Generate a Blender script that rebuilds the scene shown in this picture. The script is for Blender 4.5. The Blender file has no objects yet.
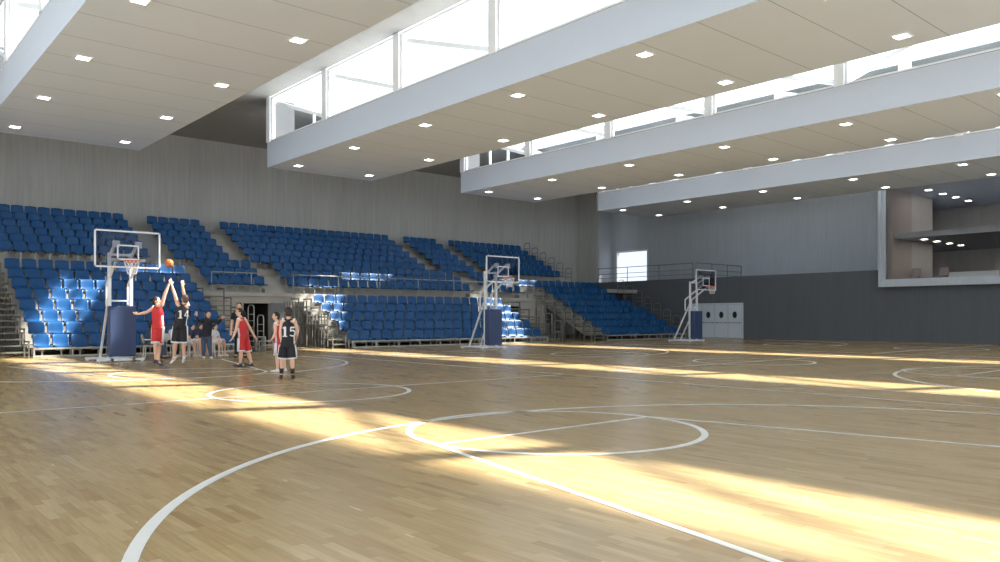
import bpy, bmesh, math, random
from mathutils import Vector, Matrix
random.seed(7)
C = bpy.context.scene
COL = C.collection
# ------------------------------------------------------------ camera
CAM = Vector((-6.76, -13.132, 1.372)); YAW = .712; F = 780.0; HY = 317.1
cd = bpy.data.cameras.new('camera'); cam = bpy.data.objects.new('camera', cd); COL.objects.link(cam)
cam.location = CAM; cam.rotation_euler = (math.pi/2, 0, -YAW)
cd.sensor_width = 36; cd.lens = F/1000*36; cd.shift_y = (HY-281)/1000; cd.clip_end = 300; cd.clip_start = .05
C.camera = cam
# ------------------------------------------------------------ light
W = bpy.data.worlds.new('sky'); C.world = W; W.use_nodes = True
bg = W.node_tree.nodes['Background']; bg.inputs[0].default_value = (.83, .92, 1.0, 1); bg.inputs[1].default_value = 3.9
sd = bpy.data.lights.new('sun', 'SUN'); sd.energy = 27; sd.color = (1, .95, .86); sd.angle = math.radians(1.3)
sun = bpy.data.objects.new('sun', sd); COL.objects.link(sun)
sun.rotation_euler = Vector((-.965, .385, -1)).to_track_quat('-Z', 'Y').to_euler()
C.view_settings.view_transform = 'Standard'; C.view_settings.look = 'None'
C.view_settings.gamma = 1; C.view_settings.exposure = 0; C.view_settings.use_curve_mapping = False

# ------------------------------------------------------------ materials
def srgb(r, g, b):
    f = lambda c: (c/255/12.92 if c/255 <= .04045 else ((c/255+.055)/1.055)**2.4)
    return (f(r), f(g), f(b), 1)
class N:
    def __init__(s, name):
        s.m = bpy.data.materials.new(name); s.m.use_nodes = True; s.t = s.m.node_tree; s.b = s.t.nodes['Principled BSDF']
    def n(s, ty, **kw):
        o = s.t.nodes.new(ty)
        for k, v in kw.items(): setattr(o, k, v)
        return o
    def l(s, a, b): s.t.links.new(a, b)
    def math(s, op, a, b=None, c=None):
        o = s.n('ShaderNodeMath', operation=op)
        for i, v in enumerate((a, b, c)):
            if v is None: continue
            if isinstance(v, (int, float)): o.inputs[i].default_value = v
            else: s.l(v, o.inputs[i])
        return o.outputs[0]
    def mix(s, f, a, b):
        o = s.n('ShaderNodeMix', data_type='RGBA')
        for i, v in ((0, f), (6, a), (7, b)):
            if isinstance(v, (int, float, tuple)): o.inputs[i].default_value = v
            else: s.l(v, o.inputs[i])
        return o.outputs[2]
def plain(name, col, rough=.5, metal=0, var=.06, scale=8, coat=0, spec=.5, bump=0):
    k = N(name); tc = k.n('ShaderNodeTexCoord'); nz = k.n('ShaderNodeTexNoise'); nz.inputs['Scale'].default_value = scale
    nz.inputs['Detail'].default_value = 3
    k.l(tc.outputs['Object'], nz.inputs['Vector'])
    a = tuple(c*(1-var) for c in col[:3])+(1,); b = tuple(min(1, c*(1+var)) for c in col[:3])+(1,)
    k.l(k.mix(nz.outputs[0], a, b), k.b.inputs['Base Color'])
    k.b.inputs['Roughness'].default_value = rough; k.b.inputs['Metallic'].default_value = metal
    k.b.inputs['Coat Weight'].default_value = coat; k.b.inputs['Specular IOR Level'].default_value = spec
    if bump:
        bp = k.n('ShaderNodeBump'); bp.inputs['Strength'].default_value = bump; bp.inputs['Distance'].default_value = .01
        k.l(nz.outputs[0], bp.inputs['Height']); k.l(bp.outputs[0], k.b.inputs['Normal'])
    return k.m
def concrete(name, col, amp=.16, streak=True):
    k = N(name); g = k.n('ShaderNodeNewGeometry'); mp = k.n('ShaderNodeMapping')
    k.l(g.outputs['Position'], mp.inputs[0]); mp.inputs['Scale'].default_value = (7, 7, .35) if streak else (1.5, 1.5, 1.5)
    n1 = k.n('ShaderNodeTexNoise'); n1.inputs['Scale'].default_value = 1.0; n1.inputs['Detail'].default_value = 5; n1.inputs['Roughness'].default_value = .65
    k.l(mp.outputs[0], n1.inputs['Vector'])
    m2 = k.n('ShaderNodeMapping'); k.l(g.outputs['Position'], m2.inputs[0]); m2.inputs['Scale'].default_value = (.9, .9, .12) if streak else (.4, .4, .4)
    n2 = k.n('ShaderNodeTexNoise'); n2.inputs['Scale'].default_value = 1.0; n2.inputs['Detail'].default_value = 3
    k.l(m2.outputs[0], n2.inputs['Vector'])
    s = k.math('ADD', k.math('MULTIPLY', n1.outputs[0], .65), k.math('MULTIPLY', n2.outputs[0], .35))
    mr = k.n('ShaderNodeMapRange'); k.l(s, mr.inputs[0]); mr.inputs[1].default_value = .3; mr.inputs[2].default_value = .7
    a = tuple(c*(1-amp) for c in col[:3])+(1,); b = tuple(c*(1+amp) for c in col[:3])+(1,)
    k.l(k.mix(mr.outputs[0], a, b), k.b.inputs['Base Color'])
    k.b.inputs['Roughness'].default_value = .75; k.b.inputs['Specular IOR Level'].default_value = .3
    bp = k.n('ShaderNodeBump'); bp.inputs['Strength'].default_value = .25; bp.inputs['Distance'].default_value = .02
    k.l(n1.outputs[0], bp.inputs['Height']); k.l(bp.outputs[0], k.b.inputs['Normal'])
    return k.m
def parquet():
    k = N('parquet'); g = k.n('ShaderNodeNewGeometry'); sp = k.n('ShaderNodeSeparateXYZ'); k.l(g.outputs['Position'], sp.inputs[0])
    X, Y = sp.outputs[0], sp.outputs[1]; w, L = .075, .52
    row = k.math('FLOOR', k.math('DIVIDE', X, w))
    wn = k.n('ShaderNodeTexWhiteNoise', noise_dimensions='1D'); k.l(row, wn.inputs['W'])
    yy = k.math('ADD', k.math('DIVIDE', Y, L), k.math('MULTIPLY', wn.outputs[0], 7.3)); cell = k.math('FLOOR', yy)
    cv = k.n('ShaderNodeCombineXYZ'); k.l(row, cv.inputs[0]); k.l(cell, cv.inputs[1])
    w2 = k.n('ShaderNodeTexWhiteNoise', noise_dimensions='2D'); k.l(cv.outputs[0], w2.inputs['Vector'])
    cr = k.n('ShaderNodeValToRGB'); k.l(w2.outputs[0], cr.inputs[0]); e = cr.color_ramp.elements
    e[0].position = 0; e[0].color = srgb(156, 127, 84); e[1].position = 1; e[1].color = srgb(186, 161, 116)
    for p, c in ((.08, (165, 137, 94)), (.45, (171, 145, 100)), (.92, (179, 153, 108))):
        q = cr.color_ramp.elements.new(p); q.color = srgb(*c)
    mp = k.n('ShaderNodeMapping'); k.l(g.outputs['Position'], mp.inputs[0]); mp.inputs['Scale'].default_value = (30, 2.2, 1)
    av = k.n('ShaderNodeVectorMath', operation='ADD'); k.l(mp.outputs[0], av.inputs[0]); k.l(w2.outputs[1], av.inputs[1])
    gr = k.n('ShaderNodeTexNoise'); gr.inputs['Scale'].default_value = 1.2; gr.inputs['Detail'].default_value = 5; k.l(av.outputs[0], gr.inputs['Vector'])
    big = k.n('ShaderNodeTexNoise'); big.inputs['Scale'].default_value = .5; k.l(g.outputs['Position'], big.inputs['Vector'])
    f = k.math('ADD', k.math('MULTIPLY', gr.outputs[0], .5), k.math('MULTIPLY', big.outputs[0], .2))
    mulc = k.n('ShaderNodeMix', data_type='RGBA', blend_type='MULTIPLY'); mulc.inputs[0].default_value = 1
    k.l(cr.outputs[0], mulc.inputs[6]); v = k.math('ADD', f, .62); cc = k.n('ShaderNodeCombineColor')
    for i in range(3): k.l(v, cc.inputs[i])
    k.l(cc.outputs[0], mulc.inputs[7])
    fx = k.math('FRACT', k.math('DIVIDE', X, w)); fy = k.math('FRACT', yy)
    gap = k.math('MAXIMUM', k.math('LESS_THAN', fx, .02), k.math('LESS_THAN', fy, .004))
    k.l(k.mix(k.math('MULTIPLY', gap, .35), mulc.outputs[2], srgb(96, 72, 48)), k.b.inputs['Base Color'])
    rr = k.math('ADD', k.math('MULTIPLY', gr.outputs[0], .10), .20); k.l(rr, k.b.inputs['Roughness'])
    k.b.inputs['Specular IOR Level'].default_value = .5
    return k.m
def panels(name, col):
    k = N(name); g = k.n('ShaderNodeNewGeometry'); sp = k.n('ShaderNodeSeparateXYZ'); k.l(g.outputs['Position'], sp.inputs[0])
    fy = k.math('FRACT', k.math('DIVIDE', k.math('ADD', sp.outputs[1], 100-.9), 1.69)); ln = k.math('LESS_THAN', fy, .013)
    nz = k.n('ShaderNodeTexNoise'); nz.inputs['Scale'].default_value = .7; k.l(g.outputs['Position'], nz.inputs['Vector'])
    a = k.mix(nz.outputs[0], tuple(c*.95 for c in col[:3])+(1,), col)
    k.l(k.mix(ln, a, tuple(c*.45 for c in col[:3])+(1,)), k.b.inputs['Base Color']); k.b.inputs['Roughness'].default_value = .8
    return k.m
def emit(name, col, s):
    k = N(name); k.b.inputs['Base Color'].default_value = (*col, 1); k.b.inputs['Emission Color'].default_value = (*col, 1); k.b.inputs['Emission Strength'].default_value = s
    return k.m
def glass(name, tint=(.97, .985, .99), refl=.06):
    k = N(name); k.t.nodes.remove(k.b); out = k.t.nodes['Material Output']
    tr = k.n('ShaderNodeBsdfTransparent'); tr.inputs[0].default_value = (*tint, 1)
    gl = k.n('ShaderNodeBsdfGlossy'); gl.inputs['Roughness'].default_value = .02
    fr = k.n('ShaderNodeLayerWeight'); fr.inputs[0].default_value = .25
    mr = k.math('MULTIPLY', fr.outputs['Fresnel'], refl*4)
    mx = k.n('ShaderNodeMixShader'); k.l(mr, mx.inputs[0]); k.l(tr.outputs[0], mx.inputs[1]); k.l(gl.outputs[0], mx.inputs[2]); k.l(mx.outputs[0], out.inputs[0])
    return k.m
M = dict(cheek=plain('grey_render', srgb(84, 85, 88), .9),lightwall=concrete('pale_board_concrete', srgb(205, 200, 196), .1),
    floor=parquet(), wall=concrete('board_marked_concrete', srgb(170, 168, 164), .16), dark=concrete('dark_concrete', srgb(90, 93, 97), .10),
    light=concrete('light_concrete', srgb(180, 184, 189), .10), roof=concrete('roof_concrete', srgb(172, 169, 163), .06, False),
    tray=panels('ceiling_panel', srgb(218, 229, 246)), fascia=plain('fascia_plaster', srgb(196, 202, 212), .7, var=.02),
    lining=concrete('reveal_concrete', srgb(172, 170, 165), .08, False),
    white=plain('white_frame', srgb(235, 236, 238), .45, var=.02), sill=plain('dark_sill', srgb(120, 120, 122), .5),
    terr=concrete('terrace_concrete', srgb(168, 163, 155), .12, False), metal=plain('galvanised_steel', srgb(168, 166, 160), .45, .3, var=.1),
    rail=plain('grey_rail', srgb(120, 120, 120), .4, .5), seat=plain('blue_seat_plastic', srgb(3, 70, 122), .42, var=.04, scale=3, spec=.4),
    line=plain('white_line_paint', srgb(228, 226, 220), .3), glass=glass('clear_glass'), boxglass=glass('grey_glass', (.86, .85, .84), .10), frost=glass('tinted_glass', (.55, .55, .57), .06),
    stair=plain('painted_steel', srgb(112, 109, 103), .5, .2, var=.1), tread=plain('dark_grating', srgb(42, 40, 38), .7), lamp2=emit('room_lens', (1, .97, .92), 30),
    lamp=emit('lamp_lens', (1, .98, .94), 14), door=plain('white_door', srgb(196, 202, 210), .5), black=plain('black_plastic', srgb(18, 18, 20), .4),
    pad=plain('blue_padding', srgb(52, 68, 106), .6, var=.05), poles=plain('white_enamel', srgb(226, 228, 232), .35, var=.02),
    acryl=glass('acrylic', (.76, .77, .82), .08), rim=plain('orange_rim', srgb(214, 96, 64), .4), net=plain('net_cord', srgb(225, 215, 210), .8),
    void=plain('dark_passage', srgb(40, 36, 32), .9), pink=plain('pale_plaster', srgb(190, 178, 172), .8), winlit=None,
    skin=plain('skin', srgb(224, 176, 150), .5, var=.05), hair=plain('dark_hair', srgb(38, 28, 24), .6, var=.2, scale=40), hairb=plain('brown_hair', srgb(86, 62, 48), .6, var=.2, scale=40),
    red=plain('red_jersey', srgb(196, 42, 46), .7, var=.08, scale=20), blk=plain('black_jersey', srgb(20, 21, 28), .7, var=.1, scale=20),
    whitec=plain('white_cloth', srgb(225, 222, 225), .75), jeans=plain('blue_jeans', srgb(70, 84, 108), .8, var=.15, scale=30), jacket=plain('slate_jacket', srgb(62, 66, 84), .7),
    sweater=plain('black_sweater', srgb(30, 30, 34), .8), navy=plain('navy_shirt', srgb(44, 52, 78), .8), shoew=plain('white_shoe', srgb(232, 230, 230), .5), shoed=plain('navy_shoe', srgb(38, 48, 70), .5),
    shoek=plain('black_shoe', srgb(18, 18, 20), .5), chair=plain('white_chair_plastic', srgb(222, 218, 208), .45), ball=plain('ball_leather', srgb(190, 110, 62), .6, bump=.4, scale=60),
    eye=plain('eye_dark', srgb(40, 26, 22), .3), lips=plain('lips', srgb(170, 96, 84), .5), crate=plain('orange_crate', srgb(214, 134, 66), .5),
)
def floor_marks_gap(): pass

# ------------------------------------------------------------ mesh helpers
class MB:
    def __init__(s): s.v = []; s.f = []; s.mi = []
    def add(s, vs, fs, mi=0):
        o = len(s.v); s.v += [tuple(p) for p in vs]; s.f += [tuple(i+o for i in f) for f in fs]; s.mi += [mi]*len(fs); return s
    def box(s, x0, x1, y0, y1, z0, z1, mi=0):
        vs = [(x, y, z) for x in (x0, x1) for y in (y0, y1) for z in (z0, z1)]
        return s.add(vs, [(0, 1, 3, 2), (4, 6, 7, 5), (0, 4, 5, 1), (2, 3, 7, 6), (0, 2, 6, 4), (1, 5, 7, 3)], mi)
    def obox(s, c, ax, ay, az, mi=0):       # oriented box: centre and three half-axis vectors
        c, ax, ay, az = map(Vector, (c, ax, ay, az))
        vs = [c+ax*i+ay*j+az*k for i in (-1, 1) for j in (-1, 1) for k in (-1, 1)]
        return s.add(vs, [(0, 1, 3, 2), (4, 6, 7, 5), (0, 4, 5, 1), (2, 3, 7, 6), (0, 2, 6, 4), (1, 5, 7, 3)], mi)
    def bar(s, a, b, w, h, mi=0):
        a, b = Vector(a), Vector(b); d = (b-a); up = Vector((0, 0, 1)) if abs(d.normalized().z) < .95 else Vector((0, 1, 0))
        r = d.cross(up).normalized(); u = r.cross(d).normalized()
        return s.obox((a+b)/2, r*w/2, d/2, u*h/2, mi)
    def tube(s, pts, r, n=8, side=None, caps=True, mi=0):
        # r: scalar, list of scalars or list of (rs, rt); side: reference side vector
        pts = [Vector(p) for p in pts]; m = len(pts); vs = []; fs = []
        rr = r if isinstance(r, (list, tuple)) else [r]*m
        prev = Vector(side) if side is not None else None
        for i, p in enumerate(pts):
            t = (pts[min(i+1, m-1)]-pts[max(i-1, 0)]); t = t.normalized() if t.length > 1e-9 else Vector((0, 0, 1))
            ref = prev if prev is not None else (Vector((1, 0, 0)) if abs(t.x) < .8 else Vector((0, 1, 0)))
            a = (ref-t*ref.dot(t))
            a = a.normalized() if a.length > 1e-6 else t.orthogonal().normalized()
            if side is None: prev = a
            b = t.cross(a); q = rr[i]; ra, rb = (q if isinstance(q, (list, tuple)) else (q, q))
            for k in range(n):
                an = 2*math.pi*k/n; vs.append(p+a*ra*math.cos(an)+b*rb*math.sin(an))
        for i in range(m-1):
            for k in range(n):
                k2 = (k+1) % n; fs.append((i*n+k, i*n+k2, (i+1)*n+k2, (i+1)*n+k))
        if caps: fs += [tuple(range(n-1, -1, -1)), tuple(range((m-1)*n, m*n))]
        return s.add(vs, fs, mi)
    def ball(s, c, r, n=12, mi=0, rot=None):
        c = Vector(c); rx, ry, rz = r if isinstance(r, (list, tuple)) else (r, r, r); vs = []; fs = []; h = n//2+1
        for i in range(1, h):
            ph = math.pi*i/h
            for k in range(n):
                v = Vector((rx*math.sin(ph)*math.cos(2*math.pi*k/n), ry*math.sin(ph)*math.sin(2*math.pi*k/n), rz*math.cos(ph)))
                vs.append(c+(rot @ v if rot else v))
        for i in range(h-2):
            for k in range(n): fs.append((i*n+k, (i+1)*n+k, (i+1)*n+(k+1) % n, i*n+(k+1) % n))
        a = Vector((0, 0, rz)); top = len(vs); vs += [c+(rot @ a if rot else a), c-(rot @ a if rot else a)]
        for k in range(n): fs += [(top, k, (k+1) % n), (top+1, (h-2)*n+(k+1) % n, (h-2)*n+k)]
        return s.add(vs, fs, mi)
    def mesh(s, name, mats, base=(0, 0, 0), smooth=False):
        me = bpy.data.meshes.new(name); b = Vector(base)
        me.from_pydata([tuple(Vector(v)-b) for v in s.v], [], s.f)
        for m in (mats if isinstance(mats, (list, tuple)) else [mats]): me.materials.append(m)
        me.polygons.foreach_set('material_index', s.mi)
        bm = bmesh.new(); bm.from_mesh(me); bmesh.ops.recalc_face_normals(bm, faces=bm.faces); bm.to_mesh(me); bm.free()
        if smooth: me.polygons.foreach_set('use_smooth', [True]*len(me.polygons))
        return me
    def build(s, name, mats, parent=None, smooth=False):
        base = base_of(parent) if parent else Vector((0, 0, 0))
        if not parent and s.v:      # origin at bottom centre
            xs, ys, zs = zip(*s.v); base = Vector(((min(xs)+max(xs))/2, (min(ys)+max(ys))/2, min(zs)))
        o = bpy.data.objects.new(name, s.mesh(name, mats, base, smooth)); COL.objects.link(o)
        if parent: o.parent = parent
        else: o.location = base
        return o
def base_of(o):
    v = Vector((0, 0, 0))
    while o: v += o.location; o = o.parent
    return v
def tag(o, label=None, cat=None, group=None, kind=None):
    if label: o['label'] = label
    if cat: o['category'] = cat
    if group: o['group'] = group
    if kind: o['kind'] = kind
    return o
def thing(name, loc, label, cat, group=None):
    o = bpy.data.objects.new(name, None); COL.objects.link(o); o.location = loc; o.empty_display_size = .1
    return tag(o, label, cat, group)
def struct(name, mb, mats, parent=None):
    o = mb.build(name, mats, parent); o['kind'] = 'structure'; return o
ORD = 'first second third fourth fifth sixth seventh eighth ninth tenth eleventh twelfth thirteenth fourteenth fifteenth sixteenth seventeenth eighteenth nineteenth twentieth'.split()
def pix(p):
    d = Vector(p)-CAM; w = d.x*math.sin(YAW)+d.y*math.cos(YAW); r = d.x*math.cos(YAW)-d.y*math.sin(YAW)
    if w < .3: return None
    return 500+F*r/w, HY-F*d.z/w, w

# ------------------------------------------------------------ shell
XL, YN, YB, XE, XU = -14.0, -21.0, 29.7, 38.2, 44.0
ZT, ZF, ZR = 8.0, 9.08, 11.07
Ls = [-13.5, -2.65, 8.0, 18.85, 29.7]; Rs = [l+5.3 for l in Ls]; Rs[0] = -8.2; YE = 19.75; YG = 20.45
struct('floor', MB().box(XL, XE+.3, YN, YB+1.6, -.3, 0), M['floor'])
struct('wall_back', MB().box(XL, XE+.3, YB, YB+.3, 0, ZR), M['wall'])
struct('wall_left', MB().box(XL-.3, XL, YN, YB+.3, 0, 2.6).box(XL-.3, XL, YN, YB+.3, 7.9, ZR+.35).box(XL-.3, XL, YN, -19, 2.6, 7.9).box(XL-.3, XL, 16, YB+.3, 2.6, 7.9), M['wall'])
struct('wall_near', MB().box(XL-.3, XU+6.5, YN-.3, YN, 0, 1.2).box(XL-.3, XU+6.5, YN-.3, YN, 7.9, ZR+.35).box(XL-.3, -12.5, YN-.3, YN, 1.2, 7.9).box(37, XU+6.5, YN-.3, YN, 1.2, 7.9), M['wall'])
struct('wall_end_lower', MB().box(XE, XE+.3, YN, 5.92, 0, 3.3).box(XE, XE+.3, 5.92, YB, 0, 4.03), M['dark'])
struct('wall_end_pier', MB().box(XE, XE+.3, 27.6, YB, 4.03, ZR), M['wall'])
struct('floor_gallery', MB().box(XE+.3, XU, 6.05, 31.0, 3.73, 4.03), M['dark'])
struct('wall_recess', MB().box(XE-2, XU+.3, 31.0, 31.3, 3.7, ZR), M['light'])
# upper end wall with the window hole
WY0, WY1, WZ0, WZ1 = 27.25, 30.5, 4.3, 6.85
ue = MB().box(XU, XU+.3, 5.9, WY0, 3.7, ZR).box(XU, XU+.3, WY1, 31.3, 3.7, ZR).box(XU, XU+.3, WY0, WY1, 3.7, WZ0).box(XU, XU+.3, WY0, WY1, WZ1, ZR)
struct('wall_end_upper', ue, M['light'])
w = struct('window_1', MB().box(XU-.03, XU+.33, WY0-.08, WY0+.04, WZ0, WZ1).box(XU-.03, XU+.33, WY1-.04, WY1+.08, WZ0, WZ1).box(XU-.03, XU+.33, WY0-.08, WY1+.08, WZ1-.04, WZ1+.08).box(XU-.05, XU+.33, WY0-.08, WY1+.08, WZ0-.06, WZ0+.05), M['white'])
tag(w, 'bright window in the upper end wall behind the gallery railing'); MB().box(XU+.14, XU+.15, WY0, WY1, WZ0, WZ1).build('pane', M['frost'], w)
# roof: trays, lanterns, roof over the stands
for i, (a, b) in enumerate(zip(Ls, Rs)):
    t = MB().box(a, b, YN, YE, ZT, ZF); t.mi = [1, 1, 1, 1, 0, 1]
    struct('ceiling', t, [M['tray'], M['fascia']])
for i in range(5):
    struct('ceiling_lantern', MB().box(Rs[i], Ls[i+1] if i < 4 else 50.3, YN, YE, ZR, ZR+.35), M['lining'])
for a_, b_ in zip(Ls, Rs): pass
rs = MB().box(XL-.3, XU+.3, YG+.1, 31.3, ZR, ZR+.35)
for i in range(5): rs.box(Rs[i], Ls[i+1]+1.18 if i < 4 else XU+.3, YE+.001, YG+.1, ZR, ZR+.35)
rs.box(Ls[0], Ls[0]+1.18, YE+.001, YG+.1, ZR, ZR+.35)
rs.box(XL-.3, Ls[0], YN, YE, ZR-2, ZR+.35)
struct('ceiling_stand', rs, M['roof'])
PY = [19.6-5.1*i for i in range(8)]
wn = 2
def fill_window(box, axis, a0, a1, z0, z1, n, lab):  # glazed openings out of view, added so sky light fills the hall
    global wn
    def bx(u0, u1, za, zb, d=.08): return (u0, u1, YN-.2, YN-.2+d, za, zb) if axis == 'x' else (XL-.2, XL-.2+d, u0, u1, za, zb)
    o = struct('window_%d' % wn, MB().box(*bx(a0, a1, z0, z0+.1)).box(*bx(a0, a1, z1-.1, z1)).box(*bx(a0, a0+.1, z0, z1)).box(*bx(a1-.1, a1, z0, z1)), M['white']); wn += 1; tag(o, lab)
    for i in range(1, n): u = a0+(a1-a0)*i/n; MB().box(*bx(u-.05, u+.05, z0+.1, z1-.1)).build('mullion', M['white'], o)
    MB().box(*bx(a0+.05, a1-.05, z0+.05, z1-.05, .01)).build('glass', M['glass'], o)
fill_window(None, 'x', -12.5, 37, 1.2, 7.9, 20, 'unseen glazing behind the camera, added to let in fill light')  # added fill opening, never in view
fill_window(None, 'y', -19, 16, 2.6, 7.9, 14, 'unseen glazed band added in the left side wall for fill light')  # second added fill opening, lights the hall from the left
def clerestory(x, out):      # glazed band along Y on top of a fascia; out = +1 / -1 side of the open air
    global wn
    o = struct('window_%d' % wn, MB().box(x-.07, x+.07, YN, YE, ZF, ZF+.09).box(x-.07, x+.07, YN, YE, ZR-.10, ZR), M['white']); wn += 1
    tag(o, 'clerestory glazing band above a ceiling tray edge')
    s = MB().box(x-.085, x+.085, YN, YE-.001, ZF-.05, ZF+.02); s.build('sill', M['sill'], o)
    for y in PY:
        MB().box(x-.13, x+.13, y-.17, y+.17, ZF, ZR).build('post', M['white'], o)
        p = MB().box(x-.03, x+.03, y-.26, y-.17, ZF+.05, ZR-.05); p.build('jamb', M['white'], o)
    for a, b in zip(PY[:-1], PY[1:]):
        z0, z1 = (ZR-.15, ZF+.15) if a > 2 else (ZF+.15, ZR-.15)
        MB().bar((x+out*.16, a, z0), (x+out*.16, b, z1), .09, .15).build('brace', M['white'], o)
    MB().box(x-.006, x+.006, YN, YE, ZF+.06, ZR-.06).build('glass', M['glass'], o)
for i in range(5):
    if i < 4: clerestory(Ls[i+1]+.09, 1)
    clerestory(Rs[i]-.09, -1)
YG = 20.45
for i, (a, b) in enumerate(zip(Ls, Rs)):   # glazed ends of the low roofs, set back over the stands
    struct('ceiling_edge', MB().box(a+1.18, b, YE+.001, YG+.1, 8.7, ZF), M['roof'])
    struct('wall_lantern_end', MB().box(a+.02, a+1.3, YE+.001, YE+.15, ZF, ZR-.002), M['cheek'])
    struct('wall_sun_block', MB().box(a+1.18, a+1.3, YE+.15, YG+.1, ZF, ZR-.002).box(b-.12, b, YE+.001, YG+.1, ZF, ZR-.002), M['void'])  # added to stop sun leaks; near-black colour blends with the shaded soffit
    o = struct('window_%d' % wn, MB().box(a+1.3, b-.12, YG-.05, YG+.02, ZF, ZF+.07).box(a+1.3, b-.12, YG-.05, YG+.05, ZR-.07, ZR-.002), M['white']); wn += 1
    tag(o, 'glazed end above a ceiling tray'); MB().box(a+1.3, b-.12, YG-.006, YG+.006, ZF+.05, ZR-.06).build('glass', M['glass'], o)
    for k in range(1, 3): x = a+1.3+(b-a-1.3)*k/3; MB().box(x-.05, x+.05, YG-.06, YG+.06, ZF, ZR-.002).build('post', M['white'], o)

# downlights
lens = MB().box(-.15, .15, -.15, .15, -.012, -.006).mesh('lens', M['lamp'])
lens2 = MB().box(-.15, .15, -.15, .15, -.012, -.006).mesh('lens', M['lamp2'])
fr = MB()
for a in (0, 1):
    for s in (-1, 1):
        if a: fr.box(-.19, .19, s*.17-.02, s*.17+.02, -.02, 0)
        else: fr.box(s*.17-.02, s*.17+.02, -.15, .15, -.02, 0)
frm = fr.mesh('frame', M['white'])
TN = ['leftmost', 'second', 'third', 'fourth', 'fifth']
def downlight(x, y, z, label, group):
    t = thing('downlight', (x, y, z), label, 'ceiling light', group)
    for n, me in (('frame', frm), ('lens', lens)):
        o = bpy.data.objects.new(n, me); COL.objects.link(o); o.parent = t
    return t
for ti, tn in ((0, 'over the camera side'), (1, 'leftmost'), (2, 'second'), (3, 'third'), (4, 'fourth')):
    for side, off in (('left', .85), ('right', 4.42)):
        for k in range(8):
            x, y = Ls[ti]+off, 18.45-4.77*k; q = pix((x, y, ZT))
            if ti and not (q and -60 < q[0] < 1060 and q[1] > -60): continue
            if not ti and k > 9: continue
            downlight(x, y, ZT, 'small square downlight, %s ceiling tray, %s row, %s from the back' % (tn, side, ORD[k]), 'square downlights in the ceiling trays')

# glass box of the upper room in the end wall
BX, BY0, BY1, BZ0 = 37.7, -14.0, 6.05, 3.05
gb = MB().box(BX, XE+.4, BY0, BY1, BZ0, BZ0+.25).box(BX, XE+.4, BY1-.14, BY1, BZ0+.25, 8.9).box(BX, XE+.4, BY0, BY1, 8.9, 9.1)
gbo = struct('window_%d' % wn, gb, M['light']); wn += 1; tag(gbo, 'large framed glass front of the upper room in the end wall')
MB().box(BX+.18, BX+.26, BY1-.32, BY1-.14, BZ0+.25, 8.9).box(BX+.18, BX+.26, BY0, BY1-.32, BZ0+.25, BZ0+.42).build('inner_frame', M['light'], gbo)
MB().box(BX+.22, BX+.235, BY0, BY1-.2, BZ0+.3, 8.9).build('glass', M['boxglass'], gbo)
struct('floor_upper_room', MB().box(XE+.3, 50, BY0, BY1-.14, 3.3, 3.4).box(XU+.3, 50, BY1-.14, 13.3, 3.3, 3.4), M['dark'])
struct('floor_mezzanine', MB().box(XE+.35, 49.79, BY0, BY1-.5, 5.76, 6.06).box(XU+.31, 49.79, BY1-.5, 12.9, 5.76, 6.06), M['light'])
struct('ceiling_upper_room', MB().box(XE+.3, 50, BY0, BY1, 8.6, 8.8).box(XU+.3, 50, BY1, 13.3, 8.6, 8.8), M['tray'])
struct('wall_upper_room', MB().box(49.8, 50.1, BY0, BY1, 3.3, 8.6).box(XE+.3, 50, BY0-.3, BY0, 3.3, 8.6).box(41.2, XU+.3, BY1-.4, BY1, 3.3, 8.6).box(XU+.3, 50, 13, 13.3, 3.3, 8.6).box(49.8, 50.1, BY1, 13.3, 3.3, 8.6), M['lightwall'])
struct('wall_upper_side', MB().box(XE+.3, 41.2, BY1-.4, BY1, 3.4, 8.6), M['pink'])
for z, lv, xs in ((8.6, 'upper', (40.6, 42.7, 44.7, 46.8)), (5.76, 'lower', (40.0, 41.8, 43.7, 45.6))):
    for r, yy in enumerate((4.5, 0.2)):
        for k, x in enumerate(xs):
            dl = downlight(x, yy, z, 'downlight in %s storey behind the glass box, %s from the glass, %s row' % (lv, ORD[k], ('left', 'right')[r]), 'downlights behind the glass box'); [setattr(c, 'data', lens2) for c in dl.children if c.name.startswith('lens')]
t = MB().box(38.75, 38.9, -3.6, .28, 3.4, 3.78).box(38.75, 38.9, .42, 2.8, 3.4, 3.78)
tag(t.build('parapet_panel', M['white']), 'low white panel standing behind the glass box sill', 'panel')
for y, lb in ((4.85, 'left'), (3.4, 'right')):
    p = thing('lounge_chair', (39.6, y, 3.4), 'pale chair behind the glass box, the %s one of two' % lb, 'chair')
    MB().obox((39.6, y, 3.62), (.2, 0, 0), (0, .22, 0), (0, 0, .04)).build('seat', M['pink'], p)
    MB().obox((39.8, y, 3.86), (.05, 0, .0), (0, .22, 0), (.06, 0, .24)).build('backrest', M['pink'], p)
    for sx in (-.16, .16):
        for sy in (-.18, .18): MB().bar((39.6+sx, y+sy, 3.4), (39.6+sx, y+sy, 3.59), .04, .04).build('leg', M['metal'], p)

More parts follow.
